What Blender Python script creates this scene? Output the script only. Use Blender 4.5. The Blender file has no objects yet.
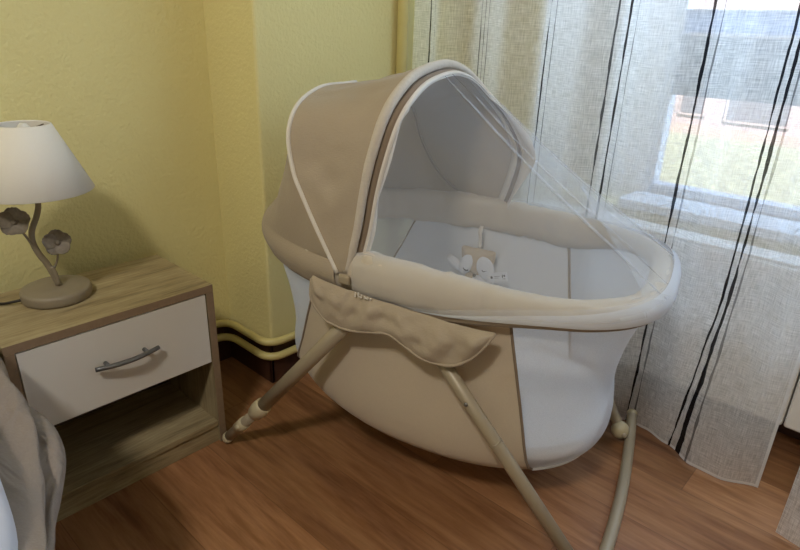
import bpy, bmesh, math, random
from mathutils import Vector, Matrix, noise

random.seed(7)
scene = bpy.context.scene
col = scene.collection
V = Vector

# ------------------------------------------------------------------ helpers
def lin(c):
    return tuple(((x / 12.92) if x <= 0.04045 else ((x + 0.055) / 1.055) ** 2.4) for x in c)

def rgb(r, g, b):
    return lin((r / 255, g / 255, b / 255)) + (1.0,)

def link(bm, name, mat, parent=None, smooth=True, mods=()):
    me = bpy.data.meshes.new(name)
    bmesh.ops.recalc_face_normals(bm, faces=bm.faces)
    bm.to_mesh(me)
    bm.free()
    if smooth:
        for p in me.polygons:
            p.use_smooth = True
    me.materials.append(mat)
    o = bpy.data.objects.new(name, me)
    col.objects.link(o)
    if parent is not None:
        o.parent = parent
    for m in mods:
        if m[0] == 'solid':
            md = o.modifiers.new('thickness', 'SOLIDIFY')
            md.thickness = m[1]
            md.offset = m[2] if len(m) > 2 else 0
        elif m[0] == 'sub':
            md = o.modifiers.new('smooth', 'SUBSURF')
            md.levels = m[1]
            md.render_levels = m[1]
        elif m[0] == 'bevel':
            md = o.modifiers.new('bevel', 'BEVEL')
            md.width = m[1]
            md.segments = 3
            md.limit_method = 'ANGLE'
    return o

def tag(o, label=None, cat=None, group=None, kind=None):
    if label: o['label'] = label
    if cat: o['category'] = cat
    if group: o['group'] = group
    if kind: o['kind'] = kind
    return o

def empty(name, loc, rz=0.0):
    o = bpy.data.objects.new(name, None)
    o.location = loc
    o.rotation_euler = (0, 0, rz)
    o.empty_display_size = 0.05
    col.objects.link(o)
    return o

def box(bm, x0, x1, y0, y1, z0, z1):
    vs = [bm.verts.new((x, y, z)) for x in (x0, x1) for y in (y0, y1) for z in (z0, z1)]
    for f in ((0, 1, 3, 2), (4, 6, 7, 5), (0, 4, 5, 1), (2, 3, 7, 6), (0, 2, 6, 4), (1, 5, 7, 3)):
        bm.faces.new([vs[i] for i in f])

def boxobj(name, b, mat, parent=None, bevel=0.0):
    bm = bmesh.new()
    box(bm, *b)
    return link(bm, name, mat, parent, smooth=False, mods=(('bevel', bevel),) if bevel else ())

def catmull(pts, n, closed=False):
    """resample a list of vectors with a Catmull-Rom spline, even in chord length"""
    pts = [V(p) for p in pts]
    out = []
    m = len(pts)
    segs = m if closed else m - 1
    for i in range(segs):
        if closed:
            p0, p1, p2, p3 = pts[(i - 1) % m], pts[i], pts[(i + 1) % m], pts[(i + 2) % m]
        else:
            p1, p2 = pts[i], pts[i + 1]
            p0 = pts[i - 1] if i > 0 else p1 * 2 - p2
            p3 = pts[i + 2] if i + 2 < m else p2 * 2 - p1
        for k in range(16):
            t = k / 16
            out.append(0.5 * ((2 * p1) + (p2 - p0) * t + (2 * p0 - 5 * p1 + 4 * p2 - p3) * t * t + (3 * p1 - p0 - 3 * p2 + p3) * t ** 3))
    out.append(pts[0] if closed else pts[-1])
    d = [0.0]
    for a, b in zip(out, out[1:]):
        d.append(d[-1] + (b - a).length)
    res = []
    cnt = n if closed else n
    j = 0
    for k in range(cnt):
        s = d[-1] * (k / n if closed else k / (n - 1))
        while j < len(d) - 2 and d[j + 1] < s:
            j += 1
        f = (s - d[j]) / max(1e-9, d[j + 1] - d[j])
        res.append(out[j].lerp(out[j + 1], min(1, max(0, f))))
    return res

def at(curve, u):
    x = max(0.0, min(1.0, u)) * (len(curve) - 1)
    i = min(int(x), len(curve) - 2)
    return curve[i].lerp(curve[i + 1], x - i)

def tube(bm, pts, r, seg=12, closed=False, caps=True, ry=None):
    """sweep a circle (or an ellipse r x ry) along points; r may be a list"""
    n = len(pts)
    rings = []
    prev = None
    for i in range(n):
        if closed:
            t = pts[(i + 1) % n] - pts[i - 1]
        else:
            t = pts[min(i + 1, n - 1)] - pts[max(i - 1, 0)]
        t.normalize()
        if prev is None:
            up = V((0, 0, 1)) if abs(t.z) < 0.9 else V((0, 1, 0))
            a = t.cross(up).normalized()
        else:
            a = (prev - t * prev.dot(t)).normalized()
        prev = a
        b = t.cross(a)
        ri = r[i] if isinstance(r, (list, tuple)) else r
        rj = ri if ry is None else ry
        rings.append([bm.verts.new(pts[i] + a * (math.cos(2 * math.pi * k / seg) * ri) + b * (math.sin(2 * math.pi * k / seg) * rj)) for k in range(seg)])
    for i in range(n if closed else n - 1):
        A, B = rings[i], rings[(i + 1) % n]
        for k in range(seg):
            bm.faces.new((A[k], A[(k + 1) % seg], B[(k + 1) % seg], B[k]))
    if caps and not closed:
        bm.faces.new(rings[0][::-1])
        bm.faces.new(rings[-1])

def tubeobj(name, pts, r, mat, parent=None, seg=12, closed=False, ry=None):
    bm = bmesh.new()
    tube(bm, [V(p) for p in pts], r, seg, closed, ry=ry)
    return link(bm, name, mat, parent)

def grid(bm, rows, closed=False):
    R = [[bm.verts.new(p) for p in row] for row in rows]
    for A, B in zip(R, R[1:]):
        n = len(A)
        for k in range(n if closed else n - 1):
            bm.faces.new((A[k], A[(k + 1) % n], B[(k + 1) % n], B[k]))
    return R

def lathe(bm, prof, seg=40, c=(0, 0, 0), cap0=True, cap1=True):
    rings = [[bm.verts.new((c[0] + r * math.cos(2 * math.pi * k / seg), c[1] + r * math.sin(2 * math.pi * k / seg), c[2] + z)) for k in range(seg)] for r, z in prof]
    for A, B in zip(rings, rings[1:]):
        for k in range(seg):
            bm.faces.new((A[k], A[(k + 1) % seg], B[(k + 1) % seg], B[k]))
    if cap0: bm.faces.new(rings[0][::-1])
    if cap1: bm.faces.new(rings[-1])

def ellipsoid(bm, c, rx, ry, rz, rot=None, seg=20, rings=12):
    m = Matrix.Translation(V(c)) @ (rot.to_4x4() if rot else Matrix.Identity(4)) @ Matrix.Diagonal((rx, ry, rz, 1))
    bmesh.ops.create_uvsphere(bm, u_segments=seg, v_segments=rings, radius=1, matrix=m)

# ------------------------------------------------------------------ materials
class NT:
    def __init__(s, name):
        s.m = bpy.data.materials.new(name)
        s.m.use_nodes = True
        s.t = s.m.node_tree
        s.t.nodes.clear()
        s.out = s.n('ShaderNodeOutputMaterial')
    def n(s, typ, **kw):
        nd = s.t.nodes.new(typ)
        for k, v in kw.items():
            setattr(nd, k, v)
        return nd
    def put(s, sock, v):
        if hasattr(v, 'is_output'):
            s.t.links.new(v, sock)
        elif v is not None:
            sock.default_value = v
    def math(s, op, a, b=None, c=None, clamp=False):
        nd = s.n('ShaderNodeMath', operation=op, use_clamp=clamp)
        for i, x in enumerate((a, b, c)):
            if x is not None: s.put(nd.inputs[i], x)
        return nd.outputs[0]
    def coords(s, kind='Object', scale=(1, 1, 1), rot=(0, 0, 0), loc=(0, 0, 0)):
        tc = s.n('ShaderNodeTexCoord')
        mp = s.n('ShaderNodeMapping')
        mp.inputs['Scale'].default_value = scale
        mp.inputs['Rotation'].default_value = rot
        mp.inputs['Location'].default_value = loc
        s.t.links.new(tc.outputs[kind], mp.inputs['Vector'])
        return mp.outputs['Vector']
    def noise(s, vec, scale, detail=3, rough=0.5, dist=0.0):
        nd = s.n('ShaderNodeTexNoise')
        s.put(nd.inputs['Vector'], vec)
        nd.inputs['Scale'].default_value = scale
        nd.inputs['Detail'].default_value = detail
        nd.inputs['Roughness'].default_value = rough
        nd.inputs['Distortion'].default_value = dist
        return nd.outputs['Fac']
    def ramp(s, fac, stops):
        nd = s.n('ShaderNodeValToRGB')
        e = nd.color_ramp.elements
        while len(e) < len(stops): e.new(0.5)
        for el, (p, c) in zip(e, stops):
            el.position = p
            el.color = c
        s.put(nd.inputs['Fac'], fac)
        return nd.outputs['Color']
    def mix(s, fac, a, b, blend='MIX'):
        nd = s.n('ShaderNodeMix', data_type='RGBA', blend_type=blend)
        s.put(nd.inputs[0], fac)
        s.put(nd.inputs[6], a)
        s.put(nd.inputs[7], b)
        return nd.outputs[2]
    def bump(s, h, strength=0.3, dist=0.01):
        nd = s.n('ShaderNodeBump')
        nd.inputs['Strength'].default_value = strength
        nd.inputs['Distance'].default_value = dist
        s.put(nd.inputs['Height'], h)
        return nd.outputs['Normal']
    def bsdf(s, color, rough=0.6, metal=0.0, normal=None, spec=0.5, sheen=0.0):
        nd = s.n('ShaderNodeBsdfPrincipled')
        s.put(nd.inputs['Base Color'], color)
        s.put(nd.inputs['Roughness'], rough)
        s.put(nd.inputs['Metallic'], metal)
        nd.inputs['Specular IOR Level'].default_value = spec
        nd.inputs['Sheen Weight'].default_value = sheen
        if normal is not None: s.put(nd.inputs['Normal'], normal)
        return nd.outputs['BSDF']
    def done(s, shader):
        s.t.links.new(shader, s.out.inputs['Surface'])
        return s.m
    def mixsh(s, fac, a, b):
        nd = s.n('ShaderNodeMixShader')
        s.put(nd.inputs[0], fac)
        s.t.links.new(a, nd.inputs[1])
        s.t.links.new(b, nd.inputs[2])
        return nd.outputs[0]

def plain(name, c, rough=0.6, metal=0.0, spec=0.5, vary=0.06, scale=30):
    k = NT(name)
    n = k.noise(k.coords(), scale, 3)
    dark = tuple(x * (1 - vary * 2) for x in c[:3]) + (1,)
    return k.done(k.bsdf(k.mix(n, dark, c), rough, metal, spec=spec))

def plaster(name, c):
    k = NT(name)
    co = k.coords()
    big = k.noise(co, 2.0, 2)
    f1 = k.noise(co, 105, 3, 0.55)
    f2 = k.noise(co, 150, 2)
    h = k.math('ADD', f1, k.math('MULTIPLY', f2, 0.4))
    d = tuple(x * 0.93 for x in c[:3]) + (1,)
    return k.done(k.bsdf(k.mix(big, d, c), 0.75, normal=k.bump(h, 0.42, 0.006), spec=0.25))

def fabric(name, c, weave=700, vary=0.08, bump=0.25, rough=0.85, sheen=0.15):
    k = NT(name)
    co = k.coords()
    a = k.noise(k.coords(scale=(1, 1, 0.25)), weave, 2)
    b = k.noise(k.coords(scale=(0.25, 0.25, 1)), weave, 2)
    big = k.noise(co, 9, 3)
    w = k.math('MULTIPLY', k.math('ADD', a, b), 0.5)
    d = tuple(x * (1 - vary * 2.2) for x in c[:3]) + (1,)
    cc = k.mix(w, d, c)
    cc = k.mix(k.math('MULTIPLY', big, 0.35), cc, tuple(x * 0.86 for x in c[:3]) + (1,))
    h = k.math('ADD', w, k.math('MULTIPLY', k.noise(co, 45, 3), 0.8))
    return k.done(k.bsdf(cc, rough, normal=k.bump(h, bump, 0.003), spec=0.2, sheen=sheen))

def sheer(name, c, opacity, weave=900, trans=0.5, vary=.25):
    """fine netting: part of the light passes straight through, the rest meets white threads"""
    k = NT(name)
    n = k.noise(k.coords(), weave, 1)
    tr = k.n('ShaderNodeBsdfTransparent')
    df = k.n('ShaderNodeBsdfDiffuse')
    df.inputs['Color'].default_value = c
    tl = k.n('ShaderNodeBsdfTranslucent')
    tl.inputs['Color'].default_value = c
    th = k.mixsh(trans, df.outputs[0], tl.outputs[0])
    f = k.math('ADD', k.math('MULTIPLY', k.math('SUBTRACT', n, 0.5), vary), opacity, clamp=True)
    return k.done(k.mixsh(f, tr.outputs[0], th))

def floor_mat():
    k = NT('laminate_floor')
    tc = k.n('ShaderNodeTexCoord')
    sp = k.n('ShaderNodeSeparateXYZ')
    k.t.links.new(tc.outputs['Object'], sp.inputs[0])
    x, y = sp.outputs[0], sp.outputs[1]
    px = k.math('DIVIDE', k.math('SUBTRACT', x, 0.55 - 1.615), 0.1615)
    idx = k.math('FLOOR', px)
    fx = k.math('FRACT', px)
    wn = k.n('ShaderNodeTexWhiteNoise', noise_dimensions='1D')
    k.put(wn.inputs['W'], idx)
    # plank 14 counts from x = 0.55 - 1.615; every row has its own end joints
    off = k.math('MULTIPLY', wn.outputs['Value'], 1.2)
    py = k.math('DIVIDE', k.math('ADD', k.math('ADD', y, 10.0), off), 1.2)
    jy = k.math('FLOOR', py)
    fy = k.math('FRACT', py)
    wn2 = k.n('ShaderNodeTexWhiteNoise', noise_dimensions='2D')
    cb = k.n('ShaderNodeCombineXYZ')
    k.put(cb.inputs[0], idx); k.put(cb.inputs[1], jy)
    k.put(wn2.inputs['Vector'], cb.outputs[0])
    tone = wn2.outputs['Value']
    cb2 = k.n('ShaderNodeCombineXYZ')
    k.put(cb2.inputs[0], k.math('MULTIPLY', x, 14.0))
    k.put(cb2.inputs[1], k.math('ADD', k.math('MULTIPLY', y, 1.3), k.math('MULTIPLY', tone, 40.0)))
    k.put(cb2.inputs[2], k.math('MULTIPLY', tone, 17.0))
    g1 = k.noise(cb2.outputs[0], 1.0, 5, 0.6, 0.9)
    g2 = k.noise(cb2.outputs[0], 5.0, 4, 0.65, 0.3)
    c = k.ramp(g1, [(0.27, rgb(104, 66, 40)), (0.42, rgb(148, 100, 64)), (0.56, rgb(172, 121, 78)), (0.72, rgb(184, 136, 92))])
    c = k.mix(0.42, c, k.ramp(g2, [(0.35, rgb(98, 62, 40)), (0.65, rgb(174, 130, 96))]))
    c = k.mix(1.0, c, k.ramp(tone, [(0.0, (0.72, 0.70, 0.68, 1)), (1.0, (1.08, 1.08, 1.08, 1))]), 'MULTIPLY')
    ex = k.math('LESS_THAN', k.math('MINIMUM', fx, k.math('SUBTRACT', 1.0, fx)), 0.006)
    ey = k.math('LESS_THAN', k.math('MINIMUM', fy, k.math('SUBTRACT', 1.0, fy)), 0.0009)
    e = k.math('MAXIMUM', ex, ey)
    c = k.mix(k.math('MULTIPLY', e, 0.35), c, rgb(60, 38, 26))
    return k.done(k.bsdf(c, 0.42, normal=k.bump(k.math('SUBTRACT', g2, e), 0.08, 0.002), spec=0.35))

def wood_mat(name, axis):
    """light sawn oak decor; grain along the given object axis"""
    k = NT(name)
    sc = [46, 46, 46]
    sc[axis] = 4.0
    co = k.coords(scale=tuple(sc))
    g1 = k.noise(co, 1.0, 4, 0.6, 0.4)
    g2 = k.noise(co, 4.5, 3, 0.7)
    c = k.ramp(g1, [(0.3, rgb(116, 100, 72)), (0.48, rgb(160, 142, 106)), (0.7, rgb(182, 166, 130))])
    c = k.mix(0.35, c, k.ramp(g2, [(0.35, rgb(112, 96, 68)), (0.65, rgb(184, 168, 132))]))
    return k.done(k.bsdf(c, 0.5, normal=k.bump(g2, 0.12, 0.002), spec=0.3))

def curtain_mat():
    k = NT('striped_linen')
    uv = k.n('ShaderNodeUVMap')
    uv.uv_map = 'cloth'
    sp = k.n('ShaderNodeSeparateXYZ')
    k.t.links.new(uv.outputs[0], sp.inputs[0])
    u, v = sp.outputs[0], sp.outputs[1]
    def cv(a, b, z=0.0):
        cb = k.n('ShaderNodeCombineXYZ')
        k.put(cb.inputs[0], a); k.put(cb.inputs[1], b); k.put(cb.inputs[2], z)
        return cb.outputs[0]
    # threads
    tu = k.noise(cv(k.math('MULTIPLY', u, 520.0), k.math('MULTIPLY', v, 34.0)), 1.0, 2)
    tv = k.noise(cv(k.math('MULTIPLY', u, 34.0), k.math('MULTIPLY', v, 520.0)), 1.0, 2)
    th = k.math('MULTIPLY', k.math('ADD', tu, tv), 0.5)
    # stripes
    wob = k.math('MULTIPLY', k.math('SUBTRACT', k.noise(cv(k.math('MULTIPLY', u, 30.0), k.math('MULTIPLY', v, 9.0)), 1.0, 3), 0.5), 0.006)
    uu = k.math('ADD', u, wob)
    thick = k.noise(cv(k.math('MULTIPLY', u, 60.0), k.math('MULTIPLY', v, 11.0), 3.0), 1.0, 3)
    tot = None
    for c, h, s in STRIPES:
        d = k.math('ABSOLUTE', k.math('SUBTRACT', uu, c))
        w = k.math('MULTIPLY', k.math('SUBTRACT', k.math('MULTIPLY', thick, 2.4), 0.55), h)
        on = k.math('MULTIPLY', k.math('LESS_THAN', d, w), s)
        tot = on if tot is None else k.math('MAXIMUM', tot, on)
    hem = k.math('MAXIMUM', k.math('LESS_THAN', v, 0.007), k.math('LESS_THAN', k.math('SUBTRACT', u, 0.104), 0.006))
    hem = k.math('MULTIPLY', hem, k.math('GREATER_THAN', u, 0.09))
    base = k.mix(th, rgb(220, 217, 211), rgb(245, 243, 240))
    colr = k.mix(tot, base, rgb(34, 32, 34))
    df = k.n('ShaderNodeBsdfDiffuse'); k.put(df.inputs['Color'], colr)
    tl = k.n('ShaderNodeBsdfTranslucent'); k.put(tl.inputs['Color'], colr)
    tr = k.n('ShaderNodeBsdfTransparent')
    body = k.mixsh(0.5, df.outputs[0], tl.outputs[0])
    op = k.math('ADD', k.math('MULTIPLY', k.math('SUBTRACT', th, 0.5), 1.3), 0.65)
    op = k.math('MAXIMUM', op, k.math('MULTIPLY', tot, 0.95))
    op = k.math('MAXIMUM', op, k.math('MULTIPLY', hem, 0.95), clamp=True)
    return k.done(k.mixsh(op, tr.outputs[0], body))

# stripe centre, half width, strength (measured along the curtain)
STRIPES = [(1.137, .0042, 1), (1.106, .0026, .8), (.971, .0034, .85), (.956, .0018, .7), (.941, .0026, .85),
           (.779, .0042, 1), (.753, .0026, .75), (.616, .0028, .95), (.590, .0040, 1), (.564, .0026, .75),
           (.419, .0032, 1), (.4035, .0026, .75), (.270, .0028, 1), (.257, .0040, 1), (.245, .0026, .75)]

M = {}
M['yellow'] = plaster('yellow_plaster', rgb(232, 219, 156))
M['cream'] = plaster('cream_plaster', rgb(232, 226, 206))
M['white_paint'] = plain('white_paint', rgb(225, 225, 222), 0.5, vary=0.02)
M['pipe'] = plain('yellow_pipe_paint', rgb(222, 206, 136), 0.35, vary=0.03)
M['baseboard'] = plain('dark_brown_baseboard', rgb(78, 48, 34), 0.5, vary=0.15, scale=12)
M['floor'] = floor_mat()
M['oak_x'] = wood_mat('sawn_oak_along', 0)
M['oak_z'] = wood_mat('sawn_oak_upright', 2)
M['oak_dark'] = plain('brown_board_back', rgb(84, 66, 48), 0.7)
M['shaded_edge_band'] = plain('shaded_oak_edge', rgb(150, 126, 100), 0.55, vary=0.15, scale=90)  # same oak, browner: shade on the front edges put into the colour
M['drawer'] = plain('white_melamine', rgb(222, 217, 208), 0.4, vary=0.01)
M['steel'] = plain('brushed_steel', rgb(128, 128, 130), 0.38, 0.85, vary=0.05, scale=80)
M['taupe_metal'] = plain('aged_taupe_metal', rgb(150, 138, 118), 0.55, 0.15, vary=0.08, scale=60)
M['flower_metal'] = plain('aged_brown_metal', rgb(138, 126, 110), 0.6, 0.15, vary=0.25, scale=160)
M['black_cable'] = plain('dark_cable', rgb(28, 22, 22), 0.5)
M['shade'] = fabric('lamp_shade_linen', rgb(236, 230, 218), 500, 0.03, 0.1)
M['shade_in'] = plain('shade_wire', rgb(110, 100, 90), 0.5, 0.5)
M['bulb'] = plain('frosted_bulb', rgb(225, 222, 215), 0.3, vary=0.01)
M['beige'] = fabric('beige_canvas', rgb(178, 162, 140), 600, 0.07, 0.3)
M['beige_panel'] = fabric('beige_side_canvas', rgb(208, 192, 168), 600, 0.06, 0.22)
M['beige_dark'] = fabric('brown_beige_facing', rgb(142, 124, 104), 600, 0.06, 0.2)
M['rim'] = fabric('pale_padded_fabric', rgb(200, 187, 168), 900, 0.03, 0.2)
M['arch_trim'] = fabric('quilted_arch_binding', rgb(212, 201, 185), 250, 0.10, 0.5)
M['white_trim'] = fabric('white_piping', rgb(226, 218, 206), 900, 0.03, 0.1)
M['white_fabric'] = fabric('white_lining', rgb(222, 224, 228), 900, 0.02, 0.1)
M['mattress'] = fabric('white_mattress_cover', rgb(226, 227, 230), 700, 0.02, 0.12)
M['mesh_panel'] = sheer('white_mesh', rgb(246, 248, 254), 0.56, trans=0.4)
M['net'] = sheer('mosquito_netting', rgb(246, 248, 252), 0.235, trans=0.5, vary=0)
M['net_hem_dense'] = sheer('gathered_netting_dense', rgb(240, 242, 247), 0.55, trans=0.15, vary=0)
M['net_hem'] = sheer('gathered_netting', rgb(240, 242, 246), 0.24, trans=0.2, vary=0)
M['beige_metal'] = plain('beige_powder_coat', rgb(166, 152, 128), 0.42, 0.1, vary=0.03)
M['cream_plastic'] = plain('cream_plastic', rgb(196, 182, 148), 0.4, vary=0.03)
M['dark_plastic'] = plain('dark_plastic', rgb(70, 60, 50), 0.5)
M['plush_tan'] = fabric('tan_plush', rgb(204, 184, 156), 400, 0.08, 0.5)
M['plush_white'] = fabric('white_plush', rgb(228, 228, 232), 400, 0.04, 0.5)
M['black'] = plain('black_thread', rgb(24, 22, 24), 0.6)
def cover_mat():
    k = NT('taupe_bedcover')
    w = k.noise(k.coords(), 300, 2)
    f = k.noise(k.coords(scale=(5, 2.2, 3), rot=(0.5, 0.3, 0.4)), 2.2, 3, 0.5, 1.2)
    c = k.mix(w, rgb(134, 121, 111), rgb(142, 129, 118))
    h = k.math('ADD', k.math('MULTIPLY', f, 6.0), k.math('MULTIPLY', w, .15))
    return k.done(k.bsdf(c, 0.85, normal=k.bump(h, 0.5, 0.012), spec=0.2, sheen=0.1))
M['duvet'] = cover_mat()
M['sheet'] = fabric('white_sheet', rgb(204, 205, 214), 300, 0.02, 0.15)
M['bedwood'] = plain('bed_wood', rgb(120, 90, 60), 0.6)
M['curtain'] = curtain_mat()
M['radiator'] = plain('radiator_white', rgb(226, 222, 214), 0.35, vary=0.01)
M['sill'] = plain('white_sill_tile', rgb(226, 232, 240), 0.25, vary=0.03)
M['pvc'] = plain('window_frame_white', rgb(216, 224, 236), 0.35, vary=0.01)
M['blind'] = fabric('grey_blind', rgb(104, 122, 152), 300, 0.05, 0.1)
def backlit(name, c, share):
    k = NT(name)
    n = k.noise(k.coords(), 300, 2)
    cc = k.mix(n, tuple(x * .92 for x in c[:3]) + (1,), c)
    df = k.n('ShaderNodeBsdfDiffuse'); k.put(df.inputs['Color'], cc)
    tl = k.n('ShaderNodeBsdfTranslucent'); k.put(tl.inputs['Color'], cc)
    return k.done(k.mixsh(share, df.outputs[0], tl.outputs[0]))
M['blind'] = backlit('grey_blind_cloth', rgb(128, 142, 166), 0.10)
M['glow_rail'] = backlit('glow_rail_strip', rgb(176, 202, 236), 0.35)  # stands in for the rail, translucent pale blue so daylight makes it glow
M['lawn'] = plain('lawn_grass', rgb(186, 194, 166), 0.9, vary=0.4, scale=5)
M['brick'] = plain('pink_brick', rgb(194, 172, 172), 0.9, vary=0.2, scale=5)
M['stone'] = plain('pale_garden_stone', rgb(200, 176, 164), 0.9, vary=0.2, scale=9)
M['dark_glass'] = plain('dark_house_window', rgb(104, 96, 106), 0.3)
M['roof'] = plain('red_roof_tile', rgb(160, 96, 80), 0.8, vary=0.2, scale=8)

def glass_mat():
    k = NT('window_glass')
    tr = k.n('ShaderNodeBsdfTransparent')
    gl = k.n('ShaderNodeBsdfGlossy')
    gl.inputs['Roughness'].default_value = 0.02
    return k.done(k.mixsh(0.06, tr.outputs[0], gl.outputs[0]))
M['glass'] = glass_mat()

# ------------------------------------------------------------------ camera
CAM = dict(f=599.08, yaw=0.8378, pitch=0.394, roll=0.0354, h=0.9186)
def make_camera():
    y, p, r = CAM['yaw'], CAM['pitch'], CAM['roll']
    F = V((math.sin(y) * math.cos(p), math.cos(y) * math.cos(p), -math.sin(p)))
    R = V((math.cos(y), -math.sin(y), 0))
    U = R.cross(F)
    R2 = R * math.cos(r) + U * math.sin(r)
    U2 = U * math.cos(r) - R * math.sin(r)
    cd = bpy.data.cameras.new('camera')
    cd.sensor_width = 36
    cd.lens = CAM['f'] / 800 * 36
    cd.clip_start = 0.02
    o = bpy.data.objects.new('camera', cd)
    m = Matrix((R2, U2, -F)).transposed().to_4x4()
    m.translation = V((0, 0, CAM['h']))
    o.matrix_world = m
    col.objects.link(o)
    scene.camera = o
make_camera()

# ------------------------------------------------------------------ room shell
XL, XR, YF, YB, YS, XS, ZC = -2.0, 1.60, -2.4, 1.40, 1.20, 0.825, 2.5
def struct(name, b, mat, bevel=0.0):
    return tag(boxobj(name, b, mat, None, bevel), kind='structure')
struct('floor', (XL - .1, XR + .3, YF - .1, YB + .1, -0.1, 0), M['floor'])
struct('ceiling', (XL - .1, XR + .3, YF - .1, YB + .1, ZC, ZC + .1), M['white_paint'])
struct('wall_back', (XL - .1, XS, YB, YB + .1, 0, ZC), M['yellow'])
struct('wall_corner', (XS, XR + .3, YS, YB + .1, 0, ZC), M['yellow'], 0.008)
struct('wall_left', (XL - .1, XL, YF, YB, 0, ZC), M['cream'])
struct('wall_front', (XL - .1, XR + .3, YF - .1, YF, 0, ZC), M['cream'])
WY0, WY1, WZ0, WZ1 = -0.62, 0.635, 0.505, 1.75     # window opening
bm = bmesh.new()
box(bm, XR, XR + .18, YF, WY0, 0, ZC)
box(bm, XR, XR + .18, .93, YS, 0, ZC)
box(bm, XR, XR + .18, WY1, .93, 0, WZ0 - .025)
box(bm, XR, XR + .18, WY1, .93, WZ1, ZC)
box(bm, XR, XR + .18, WY0, WY1, 0, WZ0 - .025)
box(bm, XR, XR + .18, WY0, WY1, WZ1, ZC)
tag(link(bm, 'wall_right', M['yellow'], None, smooth=False), kind='structure')
bm = bmesh.new()   # painted reveals
pr = [(XR, .93), (XR + .115, WY1 - .012), (XR + .18, WY1 - .012), (XR + .18, .93)]
lo = [bm.verts.new((x, y, WZ0 - .025)) for x, y in pr]
hi = [bm.verts.new((x, y, WZ1)) for x, y in pr]
bm.faces.new(lo); bm.faces.new(hi)
for i in range(4): bm.faces.new((lo[i], lo[(i + 1) % 4], hi[(i + 1) % 4], hi[i]))
box(bm, XR + .002, XR + .18, WY0, WY0 + .012, WZ0, WZ1)
box(bm, XR + .002, XR + .18, WY0, WY1, WZ1 - .012, WZ1)
tag(link(bm, 'trim_1', M['white_paint'], None, smooth=False), kind='structure')
# sill of white tiles
bm = bmesh.new()
n = 6
for i in range(n):
    a = WY0 + (WY1 - WY0) * i / n
    b = WY0 + (WY1 - WY0) * (i + 1) / n
    box(bm, XR - .015, XR + .20, a + .001, b - .001, WZ0 - .024, WZ0)
tag(link(bm, 'trim_2', M['sill'], None, smooth=False, mods=(('bevel', 0.003),)), kind='structure')

def baseboard(name, b):
    struct(name, b, M['baseboard'], 0.003)
baseboard('baseboard_back', (XL, XS - .012, YB - .012, YB - .0005, 0, .118))
baseboard('baseboard_corner', (XS - .012, XS - .0005, YS - .012, YB - .0005, 0, .118))
baseboard('baseboard_step', (XS - .012, XR - .012, YS - .012, YS - .0005, 0, .118))
baseboard('baseboard_right', (XR - .012, XR - .0005, YF, YS - .012, 0, .09))
baseboard('baseboard_left', (XL + .0005, XL + .012, YF, YB - .012, 0, .118))

# window
win = empty('window_1', (XR + .12, (WY0 + WY1) / 2, WZ0))
tag(win, kind='structure')
X0, X1 = 0.0, 0.05
cy = (WY0 + WY1) / 2
A, B = WY0 + .012 - cy, WY1 - .012 - cy
H = WZ1 - WZ0 - .012
bm = bmesh.new()
fw = 0.026
box(bm, X0, X1, A, A + fw, 0, H)
box(bm, X0, X1, B - fw, B, 0, H)
box(bm, X0, X1, A + fw, B - fw, 0, fw)
box(bm, X0, X1, A + fw, B - fw, H - fw, H)
box(bm, X0, X1, -.04, .04, fw, H - fw)
link(bm, 'window_frame', M['pvc'], win, smooth=False, mods=(('bevel', 0.004),))
zr0, zr1 = 0.925 - WZ0, 0.982 - WZ0
bm = bmesh.new()
for a, b in ((A + fw, -.041), (.041, B - fw)):
    box(bm, X0 - .004, X1, a, b, zr0 - .004, zr0 + .002)
    box(bm, X0 - .004, X1, a, b, zr1 - .004, zr1)
link(bm, 'transom', M['pvc'], win, smooth=False, mods=(('bevel', 0.004),))
zp0 = 0.772 - WZ0
for s, (a, b) in enumerate(((A + fw, -.041), (.041, B - fw))):
    boxobj('glow_rail_strip', (X0 + .012, X0 + .026, a, b, zr0 + .0025, zr1 - .0045), M['glow_rail'], win)
    boxobj('blind', (X0 + .012, X0 + .020, a, b, zp0, zr0 - .0045), M['blind'], win, 0.002)
    boxobj('pane', (X0 + .022, X0 + .026, a, b, fw, zr0 - .0045), M['glass'], win)
    boxobj('pane', (X0 + .022, X0 + .026, a, b, zr1, H - fw), M['glass'], win)

# heating pipes along the skirting
def pipe(name, z, r, label):
    q = r + .012
    def corner(p0, c, p1, rad):
        p0, c, p1 = V(p0), V(c), V(p1)
        a, b = (p0 - c).normalized() * rad, (p1 - c).normalized() * rad
        return [(c + a).lerp(c, t).lerp(c.lerp(c + b, t), t) for t in [i / 8 for i in range(9)]]
    s, e = (-.6, YB - q - .004, z), (XR - .16, YS - q - .004, z)
    c1, c2 = (XS - q - .004, YB - q - .004, z), (XS - q - .004, YS - q - .004, z)
    pts = [V(s)] + corner(s, c1, c2, .05) + corner(c1, c2, e, .05) + [V(e)]
    o = tubeobj(name, pts, r, M['pipe'], None, 12)
    return tag(o, label, 'pipe')
pipe('heating_pipe', .132, .0105, 'upper of two cream yellow heating pipes running above the dark skirting')
pipe('heating_pipe', .088, .0105, 'lower of two cream yellow heating pipes running along the dark skirting')
riser = tubeobj('riser_pipe', [V((1.290, YS - .0165, .15)), V((1.290, YS - .0165, 1.2)), V((1.290, YS - .0165, ZC))], .0155, M['pipe'])
tag(riser, 'upright yellow painted pipe in the corner beside the curtain edge', 'pipe')

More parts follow.
